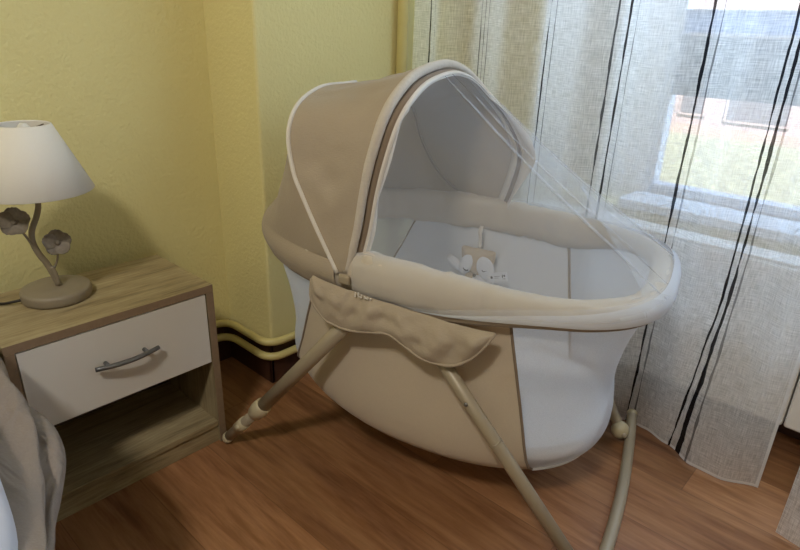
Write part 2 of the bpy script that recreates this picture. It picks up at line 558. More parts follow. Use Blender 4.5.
# radiator under the sill
rad = empty('radiator', (1.50, 0.10, 0.10))
tag(rad, 'white sectional radiator behind the striped curtain below the window sill', 'radiator')
k0 = 7
for i in range(k0):
    y0 = -.56 + i * .19
    bm = bmesh.new()
    box(bm, -.03, .055, y0 + .0015, y0 + .1885, -.015, .36)
    link(bm, 'section', M['radiator'], rad, smooth=False, mods=(('bevel', 0.006),))
boxobj('top_grille', (-.02, .05, -.555, .765, .361, .368), M['radiator'], rad, 0.002)
for y in (-.4, .6):
    boxobj('bracket', (.054, .099, y, y + .03, .05, .3), M['radiator'], rad)

# ------------------------------------------------------------------ outside
lawn = boxobj('lawn', (XR + .32, 30, -14, 22, -1.3, -1.18), M['lawn'])
tag(lawn, 'sunlit green lawn outside the window', 'lawn', kind='structure')
house = empty('house', (15, 3.0, -1.18))
tag(house, 'pinkish brick house with dark windows beyond the lawn', 'house')
boxobj('wall', (0, 5, -7, 6, 0, 3.4), M['brick'], house)
boxobj('plinth', (-.06, 0, -7, 6, 0, .22), M['stone'], house)
for (a, b, z0, z1) in ((1.35, 1.95, .42, 1.5), (-.35, .95, .36, 1.5), (-2.6, -1.4, .4, 1.5), (-5, -3.8, .4, 1.5)):
    w = boxobj('window', (-.05, -.002, a, b, z0, z1), M['brick'], house)
    boxobj('pane', (-.06, -.0505, a + .06, b - .06, z0 + .06, z1 - .06), M['dark_glass'], w)
bm = bmesh.new()
vs = [bm.verts.new(p) for p in ((-.4, -7.4, 3.4), (5.4, -7.4, 3.4), (2.5, -7.4, 5.0), (-.4, 6.4, 3.4), (5.4, 6.4, 3.4), (2.5, 6.4, 5.0))]
for f in ((0, 2, 1), (3, 4, 5), (0, 1, 4, 3), (0, 3, 5, 2), (1, 2, 5, 4)):
    bm.faces.new([vs[i] for i in f])
link(bm, 'roof', M['roof'], house, smooth=False)

# ------------------------------------------------------------------ nightstand
NX, NY, NW, ND, NH = 0.5962, 1.0714, 0.3937, 0.2421, 0.40
ns = empty('nightstand', (NX - NW / 2, NY + ND / 2, 0))
tag(ns, 'low sawn-oak nightstand with white drawer front and open shelf below', 'nightstand')
hw, hd, t = NW / 2, ND / 2, 0.016
boxobj('top', (-hw, hw, -hd, hd, NH - .017, NH), M['oak_x'], ns, 0.001)
boxobj('side_panel', (-hw, -hw + t, -hd, hd, 0, NH - .0172), M['oak_z'], ns, 0.001)
boxobj('side_panel', (hw - t, hw, -hd, hd, 0, NH - .0172), M['oak_z'], ns, 0.001)
boxobj('back_panel', (-hw + t, hw - t, hd - .006, hd - .001, .01, NH - .0172), M['oak_dark'], ns)
boxobj('shelf', (-hw + t, hw - t, -hd + .004, hd - .0062, .044, .058), M['oak_x'], ns, 0.001)
boxobj('plinth', (-hw + t, hw - t, -hd + .008, -hd + .022, 0, .0438), M['oak_x'], ns, 0.001)
bm = bmesh.new()  # thin front strips that carry the painted edge shade
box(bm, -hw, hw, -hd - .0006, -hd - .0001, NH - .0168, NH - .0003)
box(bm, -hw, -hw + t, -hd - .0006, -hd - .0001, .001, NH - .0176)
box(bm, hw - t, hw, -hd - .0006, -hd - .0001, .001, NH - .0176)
link(bm, 'shaded_edge_band', M['shaded_edge_band'], ns, smooth=False)
dr = empty('drawer', (0, 0, 0)); dr.parent = ns
zd0, zd1 = .217, .3805
boxobj('drawer_front', (-hw + t + .002, hw - t - .002, -hd + .001, -hd + .016, zd0, zd1), M['drawer'], dr, 0.001)
bm = bmesh.new()
xa, xb = -hw + t + .012, hw - t - .012
box(bm, xa, xa + .01, -hd + .0165, hd - .02, zd0 + .02, zd1 - .02)
box(bm, xb - .01, xb, -hd + .0165, hd - .02, zd0 + .02, zd1 - .02)
box(bm, xa + .01, xb - .01, hd - .03, hd - .02, zd0 + .02, zd1 - .02)
box(bm, xa + .01, xb - .01, -hd + .0165, hd - .03, zd0 + .02, zd0 + .026)
link(bm, 'drawer_box', M['drawer'], dr, smooth=False)
bm = bmesh.new()
hz = .306
hx = -.002
pts = [V((hx - .062 + .124 * i / 16, -hd - .012 - .011 * math.sin(math.pi * i / 16), hz)) for i in range(17)]
tube(bm, pts, [0.0046 + 0.0014 * math.sin(math.pi * i / 16) for i in range(17)], 12, ry=.0045)
for x in (-.038, .038):
    tube(bm, [V((hx + x, -hd + .0008, hz)), V((hx + x, -hd - .018, hz))], .0042, 10)
link(bm, 'handle', M['steel'], dr)

# ------------------------------------------------------------------ table lamp
LX, LY = 0.344, 1.221
lamp = empty('table_lamp', (LX, LY, NH))
tag(lamp, 'table lamp with pale cone shade and metal flower stem on the nightstand', 'table lamp')
bm = bmesh.new()
lathe(bm, [(.059, .0003), (.0615, .002), (.063, .006), (.063, .018), (.0615, .0215), (.057, .0235), (.02, .0245)], 56)
link(bm, 'base', M['taupe_metal'], lamp)
stem = catmull([(.006, 0, .0235), (.001, 0, .045), (-.007, 0, .072), (-.017, 0, .095), (-.023, 0, .118), (-.021, 0, .142), (-.009, 0, .166), (-.002, 0, .185), (-.001, 0, .202), (0, 0, .222)], 44)
stem_o = tubeobj('stem', stem, [.0062 - .0012 * i / 43 for i in range(44)], M['taupe_metal'], lamp, 12)
# sprig that joins the stem low down
tubeobj('stem_knot', catmull([(.004, -.006, .028), (.002, -.0075, .05), (-.002, -.006, .066)], 14), .0042, M['taupe_metal'], stem_o, 10)
def flower(c, r, tilt, root):
    fl = bmesh.new()
    m3 = Matrix.Rotation(tilt[0], 3, 'Z') @ Matrix.Rotation(tilt[1], 3, 'X')
    c = V(c)
    for k in range(5):
        a = 2 * math.pi * k / 5 + .3
        rows = []
        for i in range(7):
            s = i / 6
            w = r * .62 * math.sin(math.pi * min(1, .12 + s * .80)) ** .6
            row = []
            for j in range(7):
                q = (j / 6 - .5) * 2
                rad_ = r * (.08 + .92 * s) * (1 - .10 * q * q + .05 * s * math.sin(q * 8 + 2 * k))
                p = V((rad_, q * w, r * (.16 * s * s + .22 * s - .10 * math.cos(q * 2.4) * s) + .0012 * k % .003 + .06 * r * s * math.sin(q * 7.5 + k)))
                p = Matrix.Rotation(a, 3, 'Z') @ p
                row.append(c + m3 @ p)
            rows.append(row)
        grid(fl, rows)
    o = link(fl, 'flower', M['flower_metal'], lamp, mods=(('solid', .0022, 0), ('sub', 1)))
    e = bmesh.new()
    ellipsoid(e, c + m3 @ V((0, 0, r * .14)), r * .2, r * .2, r * .2, seg=14, rings=8)
    link(e, 'flower_centre', M['flower_metal'], o)
    tubeobj('flower_stalk', catmull([root, V(root).lerp(c, .5) + V((.003, 0, -.004)), c], 12), .0022, M['taupe_metal'], o, 8)
flower((.0145, -.012, .113), .0255, (math.radians(-18), math.radians(68)), (.001, -.002, .056))
flower((-.048, -.010, .166), .0270, (math.radians(-20), math.radians(60)), (-.0235, 0, .108))
bm = bmesh.new()
zb_, zt_ = .2165, .337
rb_, rt_ = .098, .0450
lathe(bm, [(rb_ - .0016, zb_), (rb_, zb_ + .001), (rt_, zt_ - .001), (rt_ - .0016, zt_), (rt_ - .0024, zt_ - .002), (rb_ - .0026, zb_ + .002), (rb_ - .0016, zb_)], 64, cap0=False, cap1=False)
bmesh.ops.remove_doubles(bm, verts=bm.verts, dist=1e-6)
sh = link(bm, 'lamp_shade', M['shade'], lamp)
bm = bmesh.new()
ring = lambda r, z, n=40: [V((r * math.cos(2 * math.pi * i / n), r * math.sin(2 * math.pi * i / n), z)) for i in range(n)]
tube(bm, ring(.012, zt_ - .012), .0012, 6, True)
for k in range(3):
    a = 2 * math.pi * k / 3 + .4
    tube(bm, [V((.012 * math.cos(a), .012 * math.sin(a), zt_ - .012)), V(((rt_ - .003) * math.cos(a), (rt_ - .003) * math.sin(a), zt_ - .006))], .0012, 6)
link(bm, 'shade_carrier', M['shade_in'], sh)
bm = bmesh.new()
lathe(bm, [(.010, .219), (.013, .223), (.013, .248), (.0105, .25)], 24)
link(bm, 'bulb_holder', M['taupe_metal'], lamp)
bm = bmesh.new()
lathe(bm, [(.010, .2503), (.012, .262), (.018, .282), (.020, .300), (.017, .318), (.010, .332), (.005, .338)], 24)
link(bm, 'bulb', M['bulb'], lamp)
lamp_cord = catmull([(-.060, .008, .0095), (-.072, .012, .008), (-.090, .028, .004), (-.108, .06, .0032), (-.120, .088, .0032), (-.122, .094, .003)], 26)
tubeobj('power_cord', lamp_cord, .0028, M['black_cable'], lamp, 8)

# ------------------------------------------------------------------ bed
bed = empty('bed', (-.86, .40, 0))
tag(bed, 'bed with mattress under taupe cover at left of nightstand', 'bed')
boxobj('mattress', (-.7, .70, -1.2, .93, .22, .44), M['sheet'], bed, 0.04)
boxobj('bed_frame', (-.69, .69, -1.19, .925, .12, .219), M['bedwood'], bed, 0.01)
for x in (-.64, .60):
    for y in (-1.15, .88):
        boxobj('leg', (x, x + .05, y - .025, y + .025, 0, .119), M['bedwood'], bed)
def edge_x(y):
    pts = [(-1.0, -.04), (.2, -.04), (.40, .01), (.48, .052), (.53, .082), (.58, .112), (.61, .131), (.66, .155), (.72, .168), (.80, .180), (.95, .184), (1.05, .180), (1.5, .178)]
    for (a, xa), (b, xb) in zip(pts, pts[1:]):
        if a <= y <= b:
            f = (y - a) / (b - a)
            f = f * f * (3 - 2 * f) if False else f
            return xa + (xb - xa) * f
    return .19
rows = []
ny = 90
for i in range(ny + 1):
    y = -.70 + 2.07 * i / ny
    e = edge_x(y)
    row = []
    prof = [(-1.30, .495), (-.9, .497), (-.5, .498), (-.2, .497), (-.1, .495), (-.04, .492), (.0, .486)]
    x0 = e - .17
    for px_, pz in prof:
        row.append(V((px_ + x0 - .02, y, pz)))
    for k in range(1, 49):
        s = k / 48
        if s < .62:
            a = s / .62 * math.pi / 2
            x = x0 + (e - x0) * math.sin(a)
            z = .40 + .084 * math.cos(a)
        else:
            q = (s - .62) / .38
            x = e - .13 * q ** 1.5
            z = .40 - .19 * q
        w = .008 * math.sin(y * 21 + s * 7) + .020 * (noise.noise(V((y * 6 + s * 2, s * 4 - y * 3, 1.7)))) + .007 * noise.noise(V((y * 20 + s * 9, s * 7 - y * 8, 5.7))) + .010 * max(0, math.sin(y * 11 - s * 6.0)) ** 3
        damp = min(1, s * 3)
        cr = .30 + .26 * max(0, min(1, (1.02 - y) / .38))
        w -= .015 * math.exp(-((s - cr) / .030) ** 2)
        w += .010 * math.exp(-((s - cr + .07) / .04) ** 2)
        w -= .014 * math.exp(-((s - cr - .22 - .05 * math.sin(y * 9)) / .035) ** 2)
        x += (w - .004) * damp
        z += .008 * noise.noise(V((y * 6, s * 4, 7.1))) * damp
        x = min(x, .193)
        if s < .6: z += (w - .004) * damp * .6
        row.append(V((x, y, z)))
    rows.append(row)
bm = bmesh.new()
grid(bm, rows)
dv = link(bm, 'bedcover', M['duvet'], None, mods=(('sub', 1),))
tag(dv, 'taupe bedcover bulging over the bed edge beside the nightstand', 'bedcover')
rows = []
for i in range(71):
    y = -.68 + 1.9 * i / 70
    row = []
    e = edge_x(y)
    ex = min(.072 + .13 * (y - .537), e - .02, .13) + .006 * noise.noise(V((y * 6, 3.3, 0)))
    x0 = e - .17
    for k in range(26):
        s = k / 25
        x = -1.25 + (ex + 1.25) * (1 - (1 - s) ** 2.4)
        # follow the rounded cover underneath
        b = .497
        if x > x0:
            q = min(.98, (x - x0) / .17)
            b = .402 + .088 * math.sqrt(max(0, 1 - q * q))
        z = b + .014 + .006 * noise.noise(V((x * 9, y * 7, 2.2)))
        if k >= 24: z -= .008 * (k - 23)
        row.append(V((x, y, z)))
    rows.append(row)
bm = bmesh.new()
grid(bm, rows)
st = link(bm, 'sheet', M['sheet'], None, mods=(('solid', .006, 1), ('sub', 1)))
tag(st, 'white sheet lying on top of the taupe bedcover', 'sheet')

# ------------------------------------------------------------------ bassinet
BAS = empty('bassinet', (0.944, 0.745, 0), math.atan2(-.962, .274))
tag(BAS, 'beige and white folding bassinet with canopy and mosquito net in the room corner', 'bassinet')
LC = 0.03

def sup(t, a, b, n=2.8, lc=LC):
    c, s = math.cos(t), math.sin(t)
    if n == 2.6:                                # body: a rounder head end of full length
        if c < 0: n = 2.05
        return V((lc + a * math.copysign(abs(c) ** (2 / n), c), b * math.copysign(abs(s) ** (2 / n), s), 0))
    if c < 0 and n > 2.7: n, a = 2.05, a - .022          # rounder at the head end
    return V((lc + a * math.copysign(abs(c) ** (2 / n), c), b * math.copysign(abs(s) ** (2 / n), s), 0))
def t_of_l(l, a, n=2.8, lc=LC):
    if l < lc and n > 2.7: n, a = 2.05, a - .022
    if l < lc and n == 2.6: n = 2.05
    q = max(-1, min(1, (l - lc) / a))
    return math.acos(math.copysign(abs(q) ** (n / 2), q))       # 0..pi (far side, w > 0)

def even_ring(a, b, z, n, nexp=2.8, lc=LC):
    pts = [sup(2 * math.pi * i / 400, a, b, nexp, lc) + V((0, 0, z)) for i in range(400)]
    return catmull(pts, n, closed=True)

# --- rim
def sstep(a, b, x):
    x = max(0, min(1, (x - a) / (b - a)))
    return x * x * (3 - 2 * x)
def rim_dims(p):
    """top height, half height and half thickness of the padded rim at a place on its ring"""
    side = sstep(-.12, .12, p.y)                     # 0 near side, 1 far side
    k = sstep(.06, .33, p.x) * (1 - side) + sstep(.20, .40, p.x) * side
    hh = .041 - .021 * k
    ztop = .545 - .024 * sstep(.02, .36, p.x) * (1 - .55 * side)
    return ztop, hh, .025 - .004 * k
def rim_mesh():
    c = even_ring(.409, .246, .5, 180)
    bm = bmesh.new()
    rings = []
    n = len(c)
    for i in range(n):
        t = (c[(i + 1) % n] - c[i - 1]).normalized()
        out = V((t.y, -t.x, 0))
        if out.dot(c[i] - V((LC, 0, .5))) < 0: out = -out
        zt, hh, ht = rim_dims(c[i])
        soft = 1 - sstep(.12, .3, c[i].x) * .7
        wr = soft * (.006 * noise.noise(V((c[i].x * 26, c[i].y * 26, .4))) + .005 * noise.noise(V((c[i].x * 75, c[i].y * 75, .9))))
        ring = []
        for k in range(16):
            a = 2 * math.pi * k / 16
            ca, sa = math.cos(a), math.sin(a)
            w2 = wr * (1 + .8 * math.sin(a * 2 + c[i].x * 40))
            ring.append(bm.verts.new(V((c[i].x, c[i].y, zt - hh)) + out * ((ht + w2) * math.copysign(abs(ca) ** .8, ca)) + V((0, 0, (hh + w2 * .6) * math.copysign(abs(sa) ** .8, sa)))))
        rings.append(ring)
    for i in range(n):
        A, B = rings[i], rings[(i + 1) % n]
        for k in range(16):
            bm.faces.new((A[k], A[(k + 1) % 16], B[(k + 1) % 16], B[k]))
    return bm
rim = link(rim_mesh(), 'rim', M['rim'], BAS)
pp_ = even_ring(.427, .264, .4585, 160)
for p in pp_:
    zt, hh, ht = rim_dims(p)
    p.z = zt - 2 * hh - .001
tubeobj('rim_piping', pp_, .0042, M['beige_dark'], rim, 8, True)

# --- body: side panels, mesh ends, base
LEV = [(1.0, .408, .249), (.85, .397, .246), (.7, .380, .244), (.5, .367, .241), (.35, .364, .239), (.22, .371, .236), (.12, .374, .230), (.05, .364, .221), (0.0, .345, .205)]
def zb(l): return .130 + .30 * (l - .14) ** 2
def level(f):
    for (f0, a0, b0), (f1, a1, b1) in zip(LEV, LEV[1:]):
        if f1 <= f <= f0:
            q = (f - f1) / (f0 - f1)
            q = q * q * (3 - 2 * q) * .4 + q * .6
            return a1 + (a0 - a1) * q, b1 + (b0 - b1) * q
def body_pt(t, f, off=0.0):
    a, b = level(f)
    p = sup(t, a - off, b - off, 2.6)
    z0 = zb(p.x)
    zt, hh, ht = rim_dims(p)
    z1 = zt - 2 * hh + .004
    p.z = z0 + (z1 - z0) * f
    return p
FS = [1, .93, .85, .78, .7, .6, .5, .42, .35, .28, .22, .17, .12, .085, .05, .02, 0]
def seam_t(foot, f):
    l = (.290 - .058 * f) if foot else (-.285 + .130 * f)
    return t_of_l(l, level(f)[0], 2.6)
def section(kind, off=0.0, n=28):
    rows = []
    for f in FS:
        tf, th = seam_t(True, f), seam_t(False, f)
        t0, t1 = {'far': (tf, th), 'near': (-th, -tf), 'foot': (-tf, tf), 'head': (th, 2 * math.pi - th)}[kind]
        rows.append([body_pt(t0 + (t1 - t0) * i / n, f, off) for i in range(n + 1)])
    bm = bmesh.new()
    grid(bm, rows)
    return bm, rows
for kind in ('near', 'far'):
    bm, rows = section(kind)
    sp_ = link(bm, 'side_panel', M['beige_panel'], BAS, mods=(('sub', 1),))
    bm, _ = section(kind, .0065)
    link(bm, 'lining', M['white_fabric'], sp_, mods=(('sub', 1),))
    for e in (0, -1):
        tubeobj('seam_binding', [r[e] for r in rows], .0028, M['beige_dark'], sp_, 8)
for kind in ('foot', 'head'):
    bm, rows = section(kind, .001, 36)
    mp = link(bm, 'mesh_panel', M['mesh_panel'], BAS, mods=(('sub', 1),))
bm = bmesh.new()
ring0 = [body_pt(2 * math.pi * i / 96, 0) for i in range(96)]
rows = []
for s in (1, .97, .9, .7, .4, .1):
    rows.append([V((LC + (p.x - LC) * s, p.y * s, p.z - .006 * (1 - s ** 4) * 1.2)) for p in ring0])
R = grid(bm, rows, True)
bm.faces.new(R[-1])
link(bm, 'base_panel', M['beige_panel'], BAS)
tf_ = seam_t(True, 0)
tubeobj('base_piping', [body_pt(-tf_ + 2 * tf_ * i / 40, .0) + V((0, 0, .001)) for i in range(41)], .0045, M['white_fabric'], BAS, 8)

# --- canopy hoops (near hinge -> top -> far hinge)
FRONT = catmull([(-.067, -.265, .505), (-.048, -.262, .59), (-.036, -.260, .662), (-.024, -.255, .720), (-.009, -.240, .785),
                 (-.003, -.200, .824), (-.007, -.120, .850), (-.012, 0, .861), (-.010, .08, .853), (-.008, .15, .833),
                 (.004, .205, .800), (.045, .238, .745), (.082, .250, .668), (.070, .256, .58), (.045, .262, .505)], 97)
REAR = catmull([(-.083, -.264, .503), (-.130, -.262, .584), (-.163, -.258, .642), (-.179, -.254, .671), (-.194, -.246, .722),
                (-.198, -.233, .756), (-.205, -.200, .781), (-.214, -.150, .796), (-.226, -.080, .804), (-.231, 0, .803),
                (-.226, .08, .803), (-.212, .150, .793), (-.198, .205, .774), (-.185, .240, .735), (-.160, .256, .650), (-.10, .262, .57), (.02, .264, .503)], 97)
hb = []
for i in range(400):
    tt = math.pi * 2 * i / 400
    hb.append(sup(tt, .483, .278, 2.5, LC))
# head part from near hinge round the head to far hinge
def head_curve(a, b, z, l0, l1, n=97):
    t0 = 2 * math.pi - t_of_l(l0, a, 1.98)
    t1 = t_of_l(l1, a, 1.98)
    pts = [sup(t0 + (t1 - t0) * i / 200, a, b, 1.98) + V((0, 0, z)) for i in range(201)]
    return catmull(pts, n)
BULGE = head_curve(.440, .270, .524, -.085, .02)
LIP = head_curve(.432, .271, .474, -.085, .02)
LIP2 = head_curve(.424, .266, .460, -.085, .02)
def wr(p, a=.006, s=11, seed=0.0):
    return a * (noise.noise(p * s + V((seed, 0, 0))) + .5 * noise.noise(p * s * 2.3 + V((0, seed, 3))))
rows = []
NU = 72
cc = V((-.1, 0, .55))
for v in range(11):
    q = v / 10
    row = []
    for i in range(NU + 1):
        u = i / NU
        p = at(FRONT, u).lerp(at(REAR, u), q)
        sag = -.010 * math.sin(math.pi * q) * math.sin(math.pi * u)
        d = (p - cc).normalized()
        row.append(p + d * (sag + (wr(p, .010, 12) + wr(p, .0075, 24, 2.0)) * math.sin(math.pi * q) * min(1, 6 * u, 6 * (1 - u))))
    rows.append(row)
bm = bmesh.new()
grid(bm, rows)
canopy = link(bm, 'canopy', M['beige'], BAS, mods=(('solid', .003, 0), ('sub', 1)))
PROF = [(0, 0), (.06, .10), (.14, .22), (.24, .36), (.36, .50), (.48, .63), (.60, .75), (.74, .85), (.88, .93), (.97, .98), (1, 1)]
rows = []
for hf, vf in PROF:
    row = []
    for i in range(NU + 1):
        u = i / NU
        h, b = at(REAR, u), at(BULGE, u)
        p = V((h.x + (b.x - h.x) * hf, h.y + (b.y - h.y) * hf, h.z + (b.z - h.z) * vf))
        k = math.sin(math.pi * min(1, vf)) * min(1, 6 * u, 6 * (1 - u))
        p += V((-1, 0, 0)) * wr(p, .010, 12, 5.0) * k + V((0, 1, 0)) * wr(p, .006, 10, 9.0) * k
        row.append(p)
    rows.append(row)
for s in (.35, .7, 1.0):
    rows.append([at(BULGE, i / NU).lerp(at(LIP, i / NU), s) + (at(BULGE, i / NU) - V((LC, 0, .508))).normalized() * .010 * math.sin(math.pi * s) for i in range(NU + 1)])
rows.append([at(LIP2, i / NU) for i in range(NU + 1)])
bm = bmesh.new()
grid(bm, rows)
link(bm, 'canopy_back', M['beige'], BAS, mods=(('solid', .003, 0), ('sub', 1)))
tubeobj('hoop_piping', [p + (p - cc).normalized() * .001 for p in REAR[:50]], .0042, M['white_trim'], canopy, 10)
tubeobj('inner_seam', [p - (p - cc).normalized() * .004 for p in REAR[46:]], .0026, M['beige_dark'], canopy, 8)
tubeobj('front_arch', [p + (p - cc).normalized() * -.0075 for p in FRONT], .0088, M['arch_trim'], BAS, 14)
def strip(off0, off1, in0, in1, nu=96, scal=None):
    rows = []
    for q in (0, .5, 1):
        row = []
        for i in range(nu + 1):
            u = i / nu
            p = at(FRONT, u)
            r = V((0, p.y, p.z - .52)); r.normalize()
            x = off0 + (off1 - off0) * q
            if scal: x += scal(u) * q
            row.append(p + V((1, 0, 0)) * x - r * (in0 + (in1 - in0) * q))
        rows.append(row)
    b = bmesh.new()
    grid(b, rows)
    return b, rows
b, _ = strip(.004, .016, .016, .020)
link(b, 'arch_facing', M['beige_dark'], canopy, mods=(('solid', .002, 0),))
b, rows_ = strip(.015, .021, .019, .023)
link(b, 'net_zip', M['white_trim'], canopy, mods=(('solid', .003, 0),))
sc_ = lambda u: .007 * abs(math.sin(u * 23)) * (1 if (u < .3 or u > .7) else .25) + (.03 * math.exp(-((u - .82) / .07) ** 2))
b, _ = strip(.017, .019, .022, .027, 120, sc_)
link(b, 'inner_frill', M['white_trim'], canopy, mods=(('solid', .0015, 0),))

# hinge tabs
for s in (-1, 1):
    b = bmesh.new()
    lx = -.066 if s < 0 else .04
    box(b, lx - .010, lx + .014, s * .272 - .005, s * .272 + .005, .488, .506)
    link(b, 'hinge', M['beige_metal'], BAS, smooth=False, mods=(('bevel', .005),))

# --- mosquito net: from the arch down over the foot part of the rim
def foot_curve(a, b, z, n=161):
    t0 = -t_of_l(-.05, a, 2.8)
    t1 = t_of_l(.06, a, 2.8)
    pts = [sup(t0 + (t1 - t0) * i / 300, a, b, 2.8) + V((0, 0, z)) for i in range(301)]
    return catmull(pts, n)
N1, N2, N3, N4 = [foot_curve(*q) for q in ((.424, .259, 0), (.4365, .2725, 0), (.440, .276, 0), (.437, .273, 0))]
for cv_, fz in ((N1, -.06), (N2, .35), (N3, 1.0), (N4, 1.75)):
    for p in cv_:
        zt, hh, ht = rim_dims(p)
        p.z = zt - hh * fz
us = []
pleats = [(.462, .0020), (.50, .0012), (.61, .0035)]
u = 0.0
while u <= 1.0001:
    us.append((u, 0.0)); u += 1 / 96
for c0, d in pleats:
    us = [x for x in us if not (c0 - d * 1.3 < x[0] < c0 + d * 1.3)]
    k = len([x for x in us if x[0] < c0])
    us[k:k] = [(c0 - d, 0), (c0 + d, .0012), (c0 - d, .0024), (c0 + d, .0036), (c0 - d, .0048), (c0 + d, .006)]
rows = []
for j in range(25):
    q = j / 24
    row = []
    for u, lift in us:
        p = at(FRONT, u)
        r = V((0, p.y, p.z - .52)).normalized()
        s = p + V((.018, 0, 0)) - r * .021
        e = at(N1, u)
        x = s.lerp(e, q)
        # slight sag of the cloth between arch and rim
        k = math.sin(math.pi * q) * min(1, 5 * u, 5 * (1 - u))
        nrm = V((.55, x.y * 1.6, .8)).normalized()
        x += nrm * (-.012 * k + .004 * k * noise.noise(V((u * 14, q * 2.0, 1))) + lift * min(1, 6 * q, 6 * (1 - q)))
        row.append(x)
    rows.append(row)
for c in (N2, N3, N4):
    rows.append([at(c, u) + V((0, 0, lift * .2)) for u, lift in us])
bm = bmesh.new()
grid(bm, rows)
net_o = link(bm, 'mosquito_net', M['net'], BAS)
# a fold of spare netting lying double over the foot end
rows = []
for j in range(13):
    row = []
    for i in range(61):
        u = .41 + .42 * i / 60
        qb = min(.985, .56 + .44 * abs((u - .64) / .21) ** 1.7)
        q = qb + (1 - qb) * j / 12
        p = at(FRONT, u)
        r = V((0, p.y, p.z - .52)).normalized()
        x = (p + V((.018, 0, 0)) - r * .021).lerp(at(N1, u), q)
        k = math.sin(math.pi * q) * min(1, 5 * u, 5 * (1 - u))
        x += V((.55, x.y * 1.6, .8)).normalized() * (-.012 * k - .004 - .010 * math.sin(math.pi * j / 12) * (1 + .6 * math.sin(u * 40)))
        row.append(x)
    rows.append(row)
bm = bmesh.new()
grid(bm, rows)
link(bm, 'net_fold', M['net_hem'], net_o, mods=(('sub', 1),))
# the gathered hem doubles the net where it wraps over the rim, more so round the foot end
for layer, (ua, ub, ra, rb_) in enumerate(((.05, .985, .40, .04), (.10, .90, .42, .12))):
    rows = [[], [], [], []]
    for i in range(141):
        u = ua + (ub - ua) * i / 140
        k = min(1, (u - ua) / ra, (ub - u) / rb_)
        k = max(0, k); k = k * k * (3 - 2 * k)
        for row, c in zip(rows, (N1, N2, N3, N4)):
            q = at(N4, u).lerp(at(c, u), k)
            d = (q - V((LC, 0, q.z))).normalized()
            row.append(q + (d + V((0, 0, .5 if c is N1 else 0))) * (.0012 + .0011 * layer))
    bm = bmesh.new()
    grid(bm, rows)
    link(bm, 'elastic_hem', M['net_hem'] if layer == 0 else M['net_hem_dense'], net_o)

# --- storage flap hanging on the near side
top = catmull([(-.130, -.274, .492), (-.095, -.277, .488), (-.02, -.277, .480), (.08, -.277, .473), (.16, -.276, .468), (.222, -.272, .466)], 49)
bot = catmull([(-.131, -.272, .485), (-.130, -.276, .455), (-.118, -.280, .434), (-.090, -.283, .416), (-.048, -.286, .410), (.002, -.287, .419), (.038, -.288, .425), (.064, -.288, .414),
               (.094, -.288, .400), (.130, -.286, .393), (.163, -.284, .398), (.192, -.281, .420), (.213, -.276, .450), (.222, -.272, .468)], 49)
rows = []
for j in range(13):
    q = j / 12
    row = []
    for i in range(49):
        p = top[i].lerp(bot[i], q)
        k = math.sin(math.pi * min(1, q * .9 + .05)) * min(1, i / 5, (48 - i) / 5)
        fold = .008 * noise.noise(V((p.x * 70 + p.z * 45, p.z * 40 - p.x * 22, 8))) - .012 * math.exp(-((p.x + .062 - (p.z - .44) * .5) / .006) ** 2) + .010 * noise.noise(V((p.x * 24 + p.z * 8, p.z * 26, 4))) + .005 * math.sin((p.x * 1.0 - p.z * .55) * 95 + 2 * noise.noise(p * 15))
        row.append(p + V((0, -1, 0)) * (.005 * min(1, q * 3) + .010 * k + fold * k))
    rows.append(row)
bm = bmesh.new()
grid(bm, rows)
flap = link(bm, 'storage_flap', M['beige'], BAS, mods=(('solid', .003, 0), ('sub', 1)))
tubeobj('flap_piping', rows[-1], .0032, M['beige'], flap, 8)
# small pale stitched mark under the hinge, too fine to read
bm = bmesh.new()
x = -.032
for k, (h, dz) in enumerate(((.008, 0), (.008, .001), (.006, 0), (.004, .001), (.005, 0), (.003, .001))):
    box(bm, x, x + .0025, -.2905, -.2885, .478 + dz, .478 + dz + h)
    if k in (1, 3): box(bm, x, x + .006, -.2905, -.2885, .478 + dz, .4795 + dz)
    x += .0062
link(bm, 'stitched_mark', M['white_trim'], flap, smooth=False)

